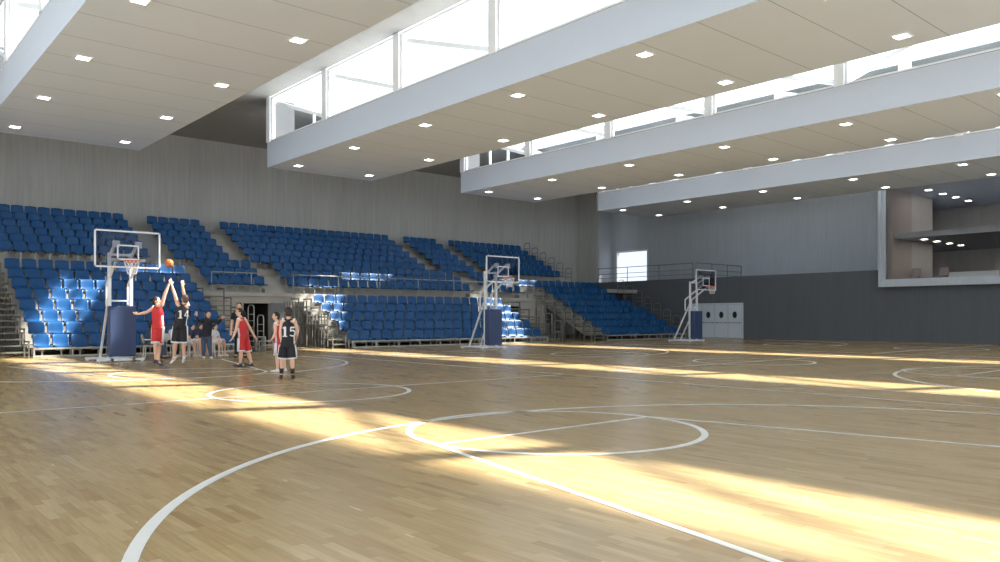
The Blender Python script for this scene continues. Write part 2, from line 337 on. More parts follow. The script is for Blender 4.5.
# double doors in the lower end wall
dd = MB().box(XE-.06, XE+.02, 14.82, 14.92, 0, 2.28).box(XE-.06, XE+.02, 18.96, 19.06, 0, 2.28).box(XE-.06, XE+.02, 14.82, 19.06, 2.2, 2.3)
do = struct('door_1', dd, M['door']); tag(do, 'row of four white door leaves with round windows and push bars')
for k in range(4):
    y0 = 14.93+k*1.01; lf = MB().box(XE-.05, XE-.005, y0, y0+.99, .01, 2.19).build('door_leaf', M['door'], do)
    rg = [(XE-.055, y0+.5+.17*math.cos(a), 1.52+.17*math.sin(a)) for a in [2*math.pi*j/20 for j in range(21)]]
    MB().add([(XE-.06, y0+.5+.16*math.cos(2*math.pi*j/20), 1.52+.22*math.sin(2*math.pi*j/20)) for j in range(20)]+[(XE-.052, y0+.5+.16*math.cos(2*math.pi*j/20), 1.52+.22*math.sin(2*math.pi*j/20)) for j in range(20)],
             [tuple(range(20)), tuple(range(39, 19, -1))]+[(j, (j+1) % 20, 20+(j+1) % 20, 20+j) for j in range(20)]).build('window_pane', M['black'], lf)
    MB().tube([(XE-.12, y0+.1, 1.0), (XE-.12, y0+.89, 1.0)], .022).box(XE-.12, XE-.05, y0+.08, y0+.14, .96, 1.04).box(XE-.12, XE-.05, y0+.85, y0+.91, .96, 1.04).build('push_bar', M['sill'], lf)
    MB().box(XE-.056, XE-.05, y0-.012, y0+.002, .01, 2.19).build('seam', M['sill'], lf)

# ------------------------------------------------------------ stands
Yk = lambda k: 17.5+.8*k
def tz(k): return max(0, .42*k) if k <= 8 else 3.76+.4*(k-9)
def terrace(name, x0, x1, k0, k1, label, yb=None, z0=0., first=None):
    """stepped concrete profile extruded along X"""
    pr = []; y0 = Yk(k0)-.35 if first is None else first
    pr.append((y0, z0))
    for k in range(k0, k1+1):
        ya = y0 if k == k0 else Yk(k)-.35
        pr.append((ya, tz(k)+.001 if k == 0 else tz(k))); pr.append((Yk(k)+.45, tz(k)))
    if yb: pr[-1] = (yb, tz(k1))
    pr.append((pr[-1][0], z0)); out = []
    for p in pr:
        if not out or (abs(p[0]-out[-1][0])+abs(p[1]-out[-1][1])) > 1e-4: out.append(p)
    hollow = k0 == 1 and first is None
    if hollow: out = [(Yk(1)-.35, .30)]+out[1:-1]+[(out[-1][0], .28+.525*(out[-1][0]-18.72)), (18.72, .28)]
    n = len(out); vs = [(x0, *p) for p in out]+[(x1, *p) for p in out]
    fs = [tuple(range(n)), tuple(range(2*n-1, n-1, -1))]+[(i, i+n, (i+1) % n+n, (i+1) % n) for i in range(n)]
    t = tag(MB().add(vs, fs).build(name, M['terr']), label, 'seating terrace')
    if hollow:
        for xx in (x0+.04, x1-.04):
            for k in range(1, k1+1):
                for q in (0, .4):
                    y = Yk(k)+.05+q
                    if y < out[-3][0]: MB().box(xx-.025, xx+.025, y-.025, y+.025, 0, max(.28, .28+.525*(y-18.72))).build('post', M['stair'], t)
            MB().box(xx-.02, xx+.02, 17.97, out[-3][0]-.05, .02, .07).build('ground_rail', M['stair'], t)
    return t
# lower banks start one step back so their front row stands free on posts
terrace('seating_terrace', -1.52, 5.55, 1, 7, 'stepped concrete terrace under the lower left bank of blue seats', yb=Yk(7)+.45)
terrace('seating_terrace', 10.45, 22.7, 1, 5, 'stepped concrete terrace under the five-row front bank between both tunnels', yb=21.95)
terrace('seating_terrace', 27.4, 33.55, 1, 7, 'stepped concrete terrace under the lower right bank', yb=Yk(7)+.45)
terrace('seating_terrace', 33.56, 35.15, 1, 4, 'lower stepped concrete strip at the gallery end of the right bank', yb=Yk(4)+.45)
terrace('seating_terrace', 10.45, 22.7, 6, 7, 'concrete terrace behind the long guard rail, below the middle seats', first=21.95, yb=Yk(7)+.45)
terrace('seating_terrace', 5.551, 10.45, 6, 7, 'short concrete terrace above the left tunnel doorway', z0=2.1, first=21.95, yb=Yk(7)+.45)
terrace('seating_terrace', 22.7, 27.399, 6, 7, 'short concrete terrace above the right tunnel doorway', z0=2.1, first=21.95, yb=Yk(7)+.45)
terrace('seating_terrace', 33.0, XE-.01, 8, 8, 'concrete landing at the back corner beyond the hooped handrails', z0=3.1, yb=YB-.005)
terrace('seating_terrace', -13.9, 33.0, 8, 14, 'long upper concrete terrace rising to the back wall', z0=2.1, yb=YB-.005)
# tunnel walls
def tunnel(x0, x1, a, b, nm):
    t = MB().box(x0, a, 21.95, 22.15, 0, 2.02).box(b, x1, 21.95, 22.15, 0, 2.02).box(x0, x1, 21.95, 22.15, 2.02, 2.095).box(x0, x1, 21.93, 21.949, 2.02, 2.5)
    struct('wall_tunnel', t, M['terr'])
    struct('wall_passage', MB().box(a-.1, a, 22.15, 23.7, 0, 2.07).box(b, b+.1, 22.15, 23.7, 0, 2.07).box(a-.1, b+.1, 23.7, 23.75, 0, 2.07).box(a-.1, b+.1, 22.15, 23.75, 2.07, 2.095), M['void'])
    struct('trim_%s' % nm, MB().box(x0, x1, 21.80, 21.93, 2.34, 2.5), M['terr'])
tunnel(5.551, 10.45, 7.84, 9.11, '1'); tunnel(22.7, 27.399, 23.9, 25.2, '2')
d2 = struct('door_2', MB().box(9.14, 9.86, 21.86, 21.93, 0, 2.04), M['sill']); tag(d2, 'grey tunnel door leaf standing open against the wall')
MB().box(9.72, 9.76, 21.80, 21.86, .95, 1.07).build('handle', M['metal'], d2)

# aisle steps
STEP = [0]
def steps(x0, x1, ks, label, solid=True, back=False):
    mb = MB()
    for k in ks:
        z, z1 = tz(k), tz(k+1); y = Yk(k)+.45
        mb.box(x0, x1, y-.4, y-.002, z, (z+z1)/2)
    if mb.v: return tag(mb.build('aisle_steps', M['terr']), label, 'steps', 'concrete aisle steps')
steps(4.6, 5.5, range(9, 14), 'concrete aisle steps in the leftmost upper aisle, behind the first backboard')
steps(8.3, 9.25, range(9, 14), 'concrete aisle steps in the second upper aisle from the left')
steps(20.1, 21.1, range(9, 14), 'concrete aisle steps in the third upper aisle from the left')
steps(23.8, 24.7, range(9, 14), 'concrete aisle steps in the fourth upper aisle, behind the second backboard')
steps(31.4, 32.6, range(9, 14), 'concrete aisle steps in the rightmost upper aisle with hooped handrails')
steps(5.5, 6.15, range(6, 8), 'short concrete steps beside the seats above the left tunnel, left side')
steps(9.05, 10.05, range(6, 8), 'short concrete steps beside the seats above the left tunnel, right side')
steps(21.55, 22.6, range(6, 8), 'short concrete steps beside the seats above the right tunnel, left side')
steps(25.4, 26.0, range(6, 8), 'short concrete steps beside the seats above the right tunnel, right side')

def open_stair(x0, x1, k1, label, post_side=1):
    """light steel flight beside a bank: nosed treads on posts"""
    t = thing('steel_stair', ((x0+x1)/2, 18.5, 0), label, 'stair', 'steel stairs beside the banks')
    n = 2*k1
    for j in range(n+1):
        y = 17.05+.4*j; z = .21*(j+1)
        tr = MB().box(x0, x1, y, y+.3, z-.03, z-.002).build('tread', M['tread'], t); MB().box(x0, x1, y-.02, y+.015, z-.05, z).build('nosing', M['stair'], tr)
    for xx in (x0+.02, x1-.02):
        fr = MB()
        for j in range(0, n+1, 2):
            y = 17.05+.4*j; fr.box(xx-.025, xx+.025, y, y+.05, 0, .21*(j+1)+.36)
            fr.box(xx-.02, xx+.02, y, y+.8, .21*(j+1)+.30, .21*(j+1)+.35)
        fr.build('side_frame', M['stair'], t)
    return t
open_stair(-2.95, -1.6, 7, 'light steel stair at the left picture edge, left of the lower left bank')
open_stair(5.62, 6.6, 5, 'light steel stair between the lower left bank and the tunnel doorway')
open_stair(9.75, 10.42, 4, 'light steel stair beside the number fifteen player, left of the middle bank')
open_stair(22.75, 23.6, 4, 'light steel stair at the right end of the middle front bank')
open_stair(26.4, 27.35, 6, 'light steel stair at the left end of the lower right bank')

# front frames: posts and rails carrying the free front row
def front_frame(x0, x1, label):
    t = thing('front_frame', ((x0+x1)/2, 17.1, 0), label, 'frame', 'steel frames under the front rows')
    MB().box(x0, x1, 17.02, 17.1, .01, .07).build('ground_rail', M['metal'], t)
    MB().box(x0, x1, 17.02, 17.1, .27, .33).box(x0, x1, 17.36, 17.42, .27, .33).build('seat_rail', M['metal'], t)
    n = round((x1-x0)/1.2)
    for i in range(n+1):
        x = x0+.03+(x1-x0-.06)*i/n; MB().box(x-.025, x+.025, 17.02, 17.07, .07, .27).build('post', M['metal'], t); MB().box(x-.02, x+.02, 17.36, 17.42, 0, .27).build('post', M['metal'], t)
front_frame(-1.5, 5.55, 'low steel frame under the front row of the lower left bank')
front_frame(10.7, 22.7, 'low steel frame under the front row of the middle bank')
front_frame(27.5, 35.1, 'low steel frame under the front row of the lower right bank')

# seats
def seat_mesh(name, wd):
    prof = [(-.43, .335), (-.435, .36), (-.41, .385), (-.30, .375), (-.15, .36), (-.06, .37), (-.015, .42), (.005, .52), (.03, .66), (.05, .765), (.062, .79), (.10, .782)]
    wf = [.93, .98, 1, 1, 1, 1, 1, 1, 1, .98, .92, .90]; cols = [-1, -.85, -.5, 0, .5, .85, 1]; vs = []; n = len(cols)
    def pt(i, c, off):
        y, z = prof[i]; x = c*wd/2*wf[i]; e = max(0, abs(c)-.5)*2
        if i >= 6: y += -.022*e*e
        else: z += .03*e*e
        if i >= 10 and abs(c) > .8: z -= .02
        # thickness offset away from the sitter
        a = prof[max(i-1, 0)]; b = prof[min(i+1, len(prof)-1)]; d = Vector((0, b[0]-a[0], b[1]-a[1])).normalized(); nn = Vector((0, d.z, -d.y))
        return (x*(1-.0*off), y+nn.y*off, z+nn.z*off)
    for off in (0, .018):
        for i in range(len(prof)):
            for c in cols: vs.append(pt(i, c, off))
    fs = []; m = len(prof)
    for i in range(m-1):
        for c in range(n-1):
            a = i*n+c; fs.append((a, a+1, a+n+1, a+n)); b = a+m*n; fs.append((b, b+n, b+n+1, b+1))
    for c in range(n-1): fs.append((c, c+m*n, c+1+m*n, c+1)); a = (m-1)*n+c; fs.append((a, a+1, a+1+m*n, a+m*n))
    for i in range(m-1):
        a = i*n; fs.append((a, a+n, a+n+m*n, a+m*n)); a = i*n+n-1; fs.append((a, a+m*n, a+n+m*n, a+n))
    return MB().add(vs, fs)
smb = {k: seat_mesh('seat', w_) for k, w_ in (('lo', .52), ('up', .485))}
sme = {k: v.mesh('stadium_seat', M['seat'], smooth=True) for k, v in smb.items()}
brm = MB().box(-.03, .03, -.28, .10, .325, .352).box(-.14, -.11, -.30, .12, .30, .33).box(.11, .14, -.30, .12, .30, .33).box(-.14, .14, .10, .13, .20, .33).box(-.025, .025, -.16, -.10, 0, .33)
brm = brm.mesh('bracket', M['metal'])
seats = []   # (x, y, z, kind, label, group)
def bank(x0, pitch, n, ks, desc, kind, ref):
    for k in ks:
        for i in range(n(k) if callable(n) else n):
            seats.append((x0+pitch*(i+.5), Yk(k), tz(k), kind, 'blue plastic seat, %s, %s row up, %s from its left' % (desc, ORD[k-ref], ORD[i] if i < 20 else 'last'), 'blue seats of the '+desc))
bank(-1.47, .588, 12, range(0, 8), 'lower left bank', 'lo', 0)
bank(10.72, .593, 20, range(0, 5), 'middle front bank', 'lo', 0)
bank(27.5, .60, lambda k: 12 if k <= 3 else (11 if k == 4 else 10), range(0, 8), 'lower right bank', 'lo', 0)
bank(6.22, .562, 5, range(6, 9), 'block above the left tunnel', 'up', 6)
bank(10.12, .569, 20, range(6, 9), 'block behind the guard rail', 'up', 6)
bank(22.7, .555, 5, range(6, 9), 'block above the right tunnel', 'up', 6)
bank(26.0, .50, 3, (7,), 'short row beside the lower right bank', 'up', 7)
bank(-4.7, .540, 17, range(9, 15), 'upper leftmost block', 'up', 9)
bank(5.56, .54, 5, range(9, 15), 'upper second block', 'up', 9)
bank(9.3, .5375, 20, range(9, 15), 'upper long block', 'up', 9)
bank(21.15, .52, 5, range(9, 15), 'upper fourth block', 'up', 9)
bank(24.75, .55, 12, range(9, 15), 'upper rightmost block', 'up', 9)
vis = []
for s in seats:
    q = pix((s[0], s[1], s[2]+.6))
    if q and q[0] > -8: vis.append((q[2]*(1 if q[0] < 1010 else 9), s))
vis.sort(key=lambda a: a[0])
for j, (_, s) in enumerate(vis[:300]):
    o = bpy.data.objects.new('stadium_seat', sme[s[3]]); COL.objects.link(o); o.location = s[:3]; tag(o, s[4], 'seat', s[5])
    b = bpy.data.objects.new('bracket', brm); COL.objects.link(b); b.parent = o
st = MB()
for _, s in vis[300:]:
    src = smb[s[3]]; st.add([(v[0]+s[0], v[1]+s[1], v[2]+s[2]) for v in src.v], src.f)
o = st.build('stadium_seats', M['seat'], smooth=True); tag(o, 'rows of small blue seats in the upper and farther banks', 'seats', kind='stuff')

# railings
def railing(pts, posts, zs, label, name='guard_rail', mat='metal', r=.024, drop=0):
    """pts: polyline of base points; posts: list of base points; zs: rail heights"""
    t = thing(name, pts[0], label, 'railing')
    for z in zs: MB().tube([(p[0], p[1], p[2]+z) for p in pts], r if z == max(zs) else r*.75).build('rail', M[mat], t)
    for p in posts: MB().tube([(p[0], p[1], p[2]-drop), (p[0], p[1], p[2]+max(zs))], r).build('post', M[mat], t)
    return t
railing([(10.3, 21.93, 2.52), (22.5, 21.93, 2.52)], [(10.3+2.44*i, 21.93, 2.52) for i in range(6)], (.3, .9), 'long steel guard rail along the walkway behind the middle front bank', drop=.4)
railing([(6.35, 21.93, 2.52), (10.3, 21.93, 2.52)][:1]+[(9.0, 21.93, 2.52)], [(6.35, 21.93, 2.52), (8.2, 21.93, 2.52)], (.3, .9), 'steel guard rail above the left tunnel doorway', drop=.0)
railing([(22.9, 21.93, 2.52), (26.2, 21.93, 2.52)], [(22.9, 21.93, 2.52), (24.5, 21.93, 2.52), (26.2, 21.93, 2.52)], (.3, .9), 'steel guard rail above the right tunnel doorway')
GZ = 4.03
railing([(XE+.12, 27.5, GZ), (XE+.12, 18.8, GZ)], [(XE+.12, y, GZ) for y in (27.5, 24.6, 21.7, 18.8)], (.3, .62, 1.06), 'dark gallery railing in front of the bright window', mat='rail')
railing([(XE+.12, 18.55, GZ), (XU-.1, 18.55, GZ)], [(XE+.12, 18.55, GZ), (XE+2, 18.55, GZ), (XE+3.9, 18.55, GZ), (XU-.1, 18.55, GZ)], (.3, .62, 1.06), 'dark gallery railing running back to the end wall above the doors', mat='rail')
def hoop_rail(x, y0, z, label, group, h=.95, wd=.6, mat='metal', xw=0, low=0):
    mb = MB(); c = .16; pts = []
    def P(s, zz): return (x+xw*s, y0+(wd*s if not xw else 0), z+zz)
    L = xw or wd
    pts = [P(0, low), P(0, h-c)]+[P((c-c*math.cos(a))/L, h-c+c*math.sin(a)) for a in (.5, 1.05, 1.57)]+[P(1-(c-c*math.cos(a))/L, h-c+c*math.sin(a)) for a in (1.57, 1.05, .5)]+[P(1, h-c), P(1, low)]
    mb.tube(pts, .022); mb.tube([P(0, .35), P(1, .35)], .016).tube([P(0, .62), P(1, .62)], .016)
    return tag(mb.build('handrail', M[mat], smooth=True), label, 'handrail', group)
for k in range(9, 15): hoop_rail(31.9+.04*(14-k), Yk(k)-.35, tz(k), 'hooped steel handrail in the rightmost upper aisle, %s from the top' % ORD[14-k], 'hooped handrails in the upper aisle', mat='rail', h=1.0)
for k in range(0, 7): hoop_rail(26.3, Yk(k)-.35, tz(k), 'hooped handrail left of the lower right bank, %s from the floor' % ORD[k], 'hooped handrails left of the lower right bank', low=0 if k else 0)
for k in range(0, 8): hoop_rail(35.75, Yk(k)-.35, tz(k) if k else 0, 'hooped handrail on the gallery side of the lower right bank, %s from the floor' % ORD[k], 'hooped handrails on the gallery side', mat='rail', h=1.05, low=-tz(k))
for k in range(0, 3): hoop_rail(24.2, Yk(k)-.35+.3, .21+.42*k, 'hooped handrail at the right tunnel, %s from the floor' % ORD[k], 'hooped handrails at the right tunnel', low=-.21-.42*k)
for k in (0, 1): hoop_rail(6.75, 17.3+.95*k, .45+.42*k, 'hooped handrail behind the running red player, %s one' % ('near', 'far')[k], 'hooped handrails at the left tunnel', low=-.45-.42*k, h=1.0)
t = thing('step_block', (7.1, 17.4, 0), 'small steel step frame below the hooped handrails at the left tunnel', 'steps')
for k in range(3): MB().box(6.65, 7.5-.2*k, 17.25+.3*k, 17.32+.3*k, .2+.16*k, .25+.16*k).box(7.45-.2*k, 7.5-.2*k, 17.25+.3*k, 17.32+.3*k, 0, .25+.16*k).box(6.65, 6.7, 17.25+.3*k, 17.32+.3*k, 0, .25+.16*k).build('tread_frame', M['metal'], t)
for i, (x, y, z0, k) in enumerate([(9.65, 17.3, 0, 4), ]):
    t = thing('stair_balustrade', (x, y, 0), 'tall barred steel balustrade behind the number fifteen player', 'railing')
    for j in range(16):
        yy = y+.28*j; zt = 1.5 if j < 7 else 2.1; MB().box(x-.018, x+.018, yy-.018, yy+.018, 0, zt).build('bar', M['stair'], t)
    MB().box(x-.025, x+.025, y, y+.28*15, 1.0, 1.05).build('rail', M['stair'], t)

# ------------------------------------------------------------ court lines
LN = [0]
def ribbon(pts, w_=.062, closed=False):
    z = .0025+.0004*LN[0]; LN[0] = (LN[0]+1) % 4; n = len(pts); L, R = [], []
    for i, p in enumerate(pts):
        a = pts[(i-1) % n] if closed or i else pts[i]; b = pts[(i+1) % n] if closed or i < n-1 else pts[i]
        d = Vector((b[0]-a[0], b[1]-a[1])).normalized(); q = Vector((-d.y, d.x))*w_/2
        L.append((p[0]+q.x, p[1]+q.y, z)); R.append((p[0]-q.x, p[1]-q.y, z))
    m = MB(); fs = [(i, (i+1) % n, n+(i+1) % n, n+i) for i in range(n if closed else n-1)]
    lo = [(a, b, .0002) for a, b, _ in L+R]; m.add(L+R, fs); m.add(lo, fs)
    return m
def arc(cx, cy, r, a0, a1, n=96): return [(cx+r*math.cos(a0+(a1-a0)*i/n), cy+r*math.sin(a0+(a1-a0)*i/n)) for i in range(n+1)]
for cx, nm in ((0, 'near court with the players'), (14.9, 'second court'), (29.8, 'farthest court')):
    t = thing('court_marking', (cx, 0, 0), 'thin white basketball lines painted on the %s' % nm, 'floor marking')
    Wd, E, D, R3, cy = 6.625, 12.13, 6.33, 5.86, 10.555
    ribbon([(cx-Wd, -E), (cx+Wd, -E), (cx+Wd, E), (cx-Wd, E)], closed=True).build('boundary_line', M['line'], t)
    ribbon([(cx-Wd, 0), (cx+Wd, 0)]).build('centre_line', M['line'], t)
    ribbon(arc(cx, 0, 1.78, 0, 2*math.pi)[:-1], .082, True).build('centre_circle', M['line'], t)
    for s in (-1, 1):
        ribbon(arc(cx, s*D, 1.78, 0, 2*math.pi)[:-1], .082, True).build('free_throw_circle', M['line'], t)
        ribbon([(cx-1.8, s*D), (cx+1.8, s*D)]).build('free_throw_line', M['line'], t)
        for q in (-1, 1): ribbon([(cx+q*1.8, s*D), (cx+q*3.0, s*E)]).build('key_line', M['line'], t)
        a = [(cx+R3, s*E)]+[(cx+R3*math.cos(th), s*(cy-R3*math.sin(th))) for th in [math.pi*i/96 for i in range(97)]]+[(cx-R3, s*E)]
        ribbon(a, .088).build('three_point_line', M['line'], t)

# ------------------------------------------------------------ portable hoops
def hoop(cx, label):
    yb = 11.95; t = thing('basketball_hoop', (cx, 12.75, 0), label, 'basketball hoop', 'portable basketball hoops')
    b = MB().box(cx-.72, cx+.62, 12.45, 12.55, .04, .11).box(cx-.72, cx+.62, 13.85, 13.95, .04, .11).box(cx-.35, cx-.27, 12.45, 13.95, .04, .11).box(cx+.27, cx+.35, 12.45, 13.95, .04, .11)
    for x in (cx-.66, cx+.56):
        for y in (12.5, 13.9): b.tube([(x-.03, y, .035), (x+.03, y, .035)], .035, 10)
    b.build('base', M['poles'], t)
    for x in (cx-.31, cx+.31):
        p = MB().box(x-.045, x+.045, 12.72, 12.81, .1, 3.35).build('post', M['poles'], t)
        MB().bar((x, 13.85, .1), (x, 12.85, 2.0), .06, .06).build('strut', M['poles'], t)
        MB().bar((x, 12.8, 3.2), (x, 12.05, 3.62), .07, .07).build('upper_arm', M['poles'], t)
        MB().bar((x, 13.1, 2.35), (x, 12.05, 3.05), .06, .06).bar((x, 13.1, 1.75), (x, 13.1, 2.37), .05, .05).bar((x, 13.12, 1.75), (x, 12.8, 1.72), .05, .05).build('lower_arm', M['poles'], t)
    MB().box(cx-.36, cx+.36, 12.74, 12.79, 1.85, 1.9).box(cx-.36, cx+.36, 12.74, 12.79, 3.25, 3.33).build('cross_bar', M['poles'], t)
    pad = MB().box(cx-.39, cx+.37, 12.42, 12.70, .17, 1.71)
    po = pad.build('pad', M['pad'], t)
    bv = po.modifiers.new('b', 'BEVEL'); bv.width = .03; bv.segments = 2
    g = MB().box(cx-.9, cx+.9, yb-.01, yb+.01, 2.86, 3.94).build('backboard', M['acryl'], t)
    f = MB()
    for z in (2.85, 3.92): f.box(cx-.93, cx+.93, yb-.025, yb+.025, z, z+.045)
    for x in (-.93, .885): f.box(cx+x, cx+x+.045, yb-.025, yb+.025, 2.85, 3.965)
    f.build('frame', M['poles'], g)
    q = MB()
    for z in (3.09, 3.50): q.box(cx-.31, cx+.31, yb-.018, yb-.011, z, z+.04)
    for x in (-.31, .27): q.box(cx+x, cx+x+.04, yb-.018, yb-.011, 3.09, 3.54)
    q.build('target_square', M['poles'], g)
    MB().box(cx-.41, cx-.22, yb+.012, yb+.1, 3.46, 3.66).box(cx+.22, cx+.41, yb+.012, yb+.1, 3.46, 3.66).box(cx-.5, cx+.5, yb+.012, yb+.06, 3.06, 3.13).build('mount', M['poles'], t)
    ry = yb-.025-.15-.225; r = MB().tube([(cx+.225*math.cos(a), ry+.225*math.sin(a), 3.05) for a in [2*math.pi*i/28 for i in range(29)]], .011, 8, side=(0, 0, 1)).box(cx-.08, cx+.08, ry+.2, yb-.01, 3.0, 3.06)
    ro = r.build('rim', M['rim'], t)
    n = MB()
    for i in range(12):
        for s in (1, -1):
            pts = []
            for j in range(5):
                a = 2*math.pi*i/12+s*j*math.pi/12; rr = .225-.028*j; pts.append((cx+rr*math.cos(a), ry+rr*math.sin(a), 3.04-.1*j))
            n.tube(pts, .006, 4)
    n.build('net', M['net'], ro)
hoop(.1, 'portable basketball hoop on the left behind the jumping players')
hoop(15.05, 'portable basketball hoop in the middle, before the five-row front bank')
hoop(29.85, 'farthest portable basketball hoop, beside the white doors')

# ------------------------------------------------------------ people
def remeshed(mb, name, mat, parent, vox, smooth=2):
    o = mb.build(name, mat, parent); m = o.modifiers.new('r', 'REMESH'); m.mode = 'VOXEL'; m.voxel_size = vox; m.use_smooth_shade = True
    s = o.modifiers.new('s', 'SMOOTH'); s.factor = .5; s.iterations = smooth
    dg = bpy.context.evaluated_depsgraph_get(); me = bpy.data.meshes.new_from_object(o.evaluated_get(dg)); o.modifiers.clear()
    old = o.data; o.data = me; bpy.data.meshes.remove(old); me.name = name
    return o
def lerp(a, b, t): return a+(b-a)*t
def person(u, wdist, J, face, label, top, topkind, bottom, botkind, hairm, shoe, floor_v=None, number=None, socks=None, sleeve=None, sc=1.0, longsleeve=False, hair='short', seated=False, trim=None, group=None):
    """J: joints as (px, py[, depth m]) picture readings turned into metres around a vertical axis at distance wdist; real 3-D pose"""
    fwd = Vector((math.sin(YAW), math.cos(YAW), 0)); rt = Vector((math.cos(YAW), -math.sin(YAW), 0))
    def W3(p):
        d = p[2] if len(p) > 2 else 0; w_ = wdist+d
        return CAM+fwd*w_+rt*((p[0]-500)/F*w_)+Vector((0, 0, (HY-p[1])/F*w_))
    j = {k: W3(v) for k, v in J.items()}
    base = (j['ankl']+j['ankr'])/2; base.z = 0
    t = thing('person', base, label, 'person', group)
    view = (Vector((j['hips'].x, j['hips'].y, 0))-Vector((CAM.x, CAM.y, 0))).normalized(); vr = Vector((view.y, -view.x, 0))
    fd = (vr*face[0]+view*face[1]).normalized()          # facing direction
    sd_ = Vector((fd.y, -fd.x, 0))                        # person's right
    H = sc
    B = MB(); up = Vector((0, 0, 1))
    hips, chest, neck, head = j['hips'], j['chest'], j['neck'], j['head']
    shl, shr = j['shl'], j['shr']; side = (shr-shl).normalized()
    waist = lerp(hips, chest, .45)
    hs = Vector((side.x, side.y, 0)).normalized()
    # torso
    B.tube([hips-up*.10*H, hips, waist, chest, lerp(chest, neck, .55), lerp(chest, neck, .85)], [(.10*H, .08*H), (.155*H, .11*H), (.13*H, .095*H), (.155*H, .11*H), (.13*H, .085*H), (.06*H, .055*H)], 16, side=hs)
    B.tube([shl, lerp(lerp(shl, shr, .5), chest, .15), shr], [.052*H, .075*H, .052*H], 12)
    B.tube([lerp(chest, neck, .6), neck, head-up*.02], [.06*H, .052*H, .05*H], 12)
    # head with jaw, nose, ears
    hd = .118*H
    rot = Matrix((sd_, fd, up)).transposed()
    B.ball(head+up*.02*H, (.078*H, .094*H, .105*H), 16, rot=rot)
    B.ball(head-up*.045*H+fd*.022*H, (.055*H, .066*H, .062*H), 12, rot=rot)
    B.tube([head+fd*.088*H+up*.018*H, head+fd*.108*H-up*.012*H, head+fd*.09*H-up*.022*H], [.010*H, .016*H, .012*H], 8)
    for s in (-1, 1): B.ball(head+sd_*s*.078*H-up*.002, (.012*H, .022*H, .032*H), 8, rot=rot)
    arms = {}
    for s, c in ((shl, 'l'), (shr, 'r')):
        e, h = j['el'+c], j['ha'+c]
        B.tube([s, lerp(s, e, .35), e], [.054*H, .050*H, .040*H], 12); B.ball(e, .041*H, 10)
        wr = lerp(e, h, .93); B.tube([e, lerp(e, wr, .3), wr], [.040*H, .041*H, .026*H], 12)
        # hand: palm, five fingers
        d = (h-e).normalized(); hdir = (j.get('ft'+c, h+d*.1)-h); hdir = hdir.normalized() if hdir.length > 1e-3 else d
        pl = hdir.cross(fd); pl = pl.normalized() if pl.length > .2 else hdir.cross(sd_).normalized()
        nrm = pl.cross(hdir).normalized()
        B.tube([wr, h+hdir*.015, h+hdir*.075*H], [(.026*H, .020*H), (.040*H, .016*H), (.040*H, .014*H)], 10, side=pl)
        for q in range(4):
            o_ = pl*(-.033+.022*q)*H; ln = (.060, .072, .068, .052)[q]*H; spread = pl*(-.30+.2*q)*.25
            p0 = h+hdir*.068*H+o_; p1 = p0+(hdir+spread).normalized()*ln*.55+nrm*.002; p2 = p1+(hdir+spread+nrm*.35).normalized()*ln*.5
            B.tube([p0, p1, p2], [.0115*H, .0105*H, .0085*H], 6)
        p0 = h+hdir*.01-pl*.034*H; p1 = p0+(hdir*.6-pl*.8).normalized()*.036*H; p2 = p1+(hdir*.95-pl*.3).normalized()*.030*H
        B.tube([p0, p1, p2], [.014*H, .0125*H, .0095*H], 6)
    for c in 'lr':
        hp = hips+hs*(.085*H if c == 'r' else -.085*H)-up*.03*H; kn, an = j['kn'+c], j['ank'+c]
        B.tube([hp, lerp(hp, kn, .4), kn], [.088*H, .078*H, .056*H], 14); B.ball(kn, .056*H, 12)
        B.tube([kn, lerp(kn, an, .3), lerp(kn, an, .65), an], [.053*H, .057*H, .042*H, .034*H], 14)
        tv = (j['toe'+c]-an); B.tube([an, an+tv*.5], [.036*H, .03*H], 8)
    body = remeshed(B, 'body', M['skin'], t, .0085*max(H, .8))
    # face details
    for s in (-1, 1): MB().ball(head+fd*.090*H+sd_*s*.031*H+up*.022*H, (.011*H, .008*H, .008*H), 8, rot=rot).build('eye', M['eye'], t, True)
    MB().ball(head+fd*.086*H-up*.050*H, (.022*H, .008*H, .007*H), 8, rot=rot).build('mouth', M['lips'], t, True)
    # hair
    hb = MB().ball(head+up*.035*H-fd*.014*H, (.089*H, .098*H, .102*H), 16, rot=rot)
    hb.ball(head-fd*.045*H-up*.03*H, (.078*H, .062*H, .082*H), 12, rot=rot)
    me_cut = head.z-.0
    ho = remeshed(hb, 'hair', M[hairm], t, .011, 1)
    bm = bmesh.new(); bm.from_mesh(ho.data); b0 = base_of(t)
    kill = [v for v in bm.verts if ((v.co+b0-head).dot(fd) > .045*H and (v.co+b0-head).z < .062*H) or ((v.co+b0-head).z < -.01*H and (v.co+b0-head).dot(fd) > -.01*H) or (v.co+b0-head).z < -.095*H]
    bmesh.ops.delete(bm, geom=kill, context='VERTS'); bm.to_mesh(ho.data); bm.free()
    # top garment
    T = MB(); g = .022*H
    low = hips+up*(-.02 if topkind == 'jersey' else -.05)*H
    T.tube([low, hips+up*.04*H, waist, chest, lerp(chest, neck, .5), lerp(chest, neck, .78 if topkind == 'jersey' else .86)], [(.165*H+g*.4, .125*H+g*.4), (.160*H+g*.5, .118*H+g*.5), (.138*H+g, .105*H+g), (.158*H+g*.6, .113*H+g), (.14*H+g*.3, .09*H+g*.8), (.085*H, .075*H)], 18, side=hs)
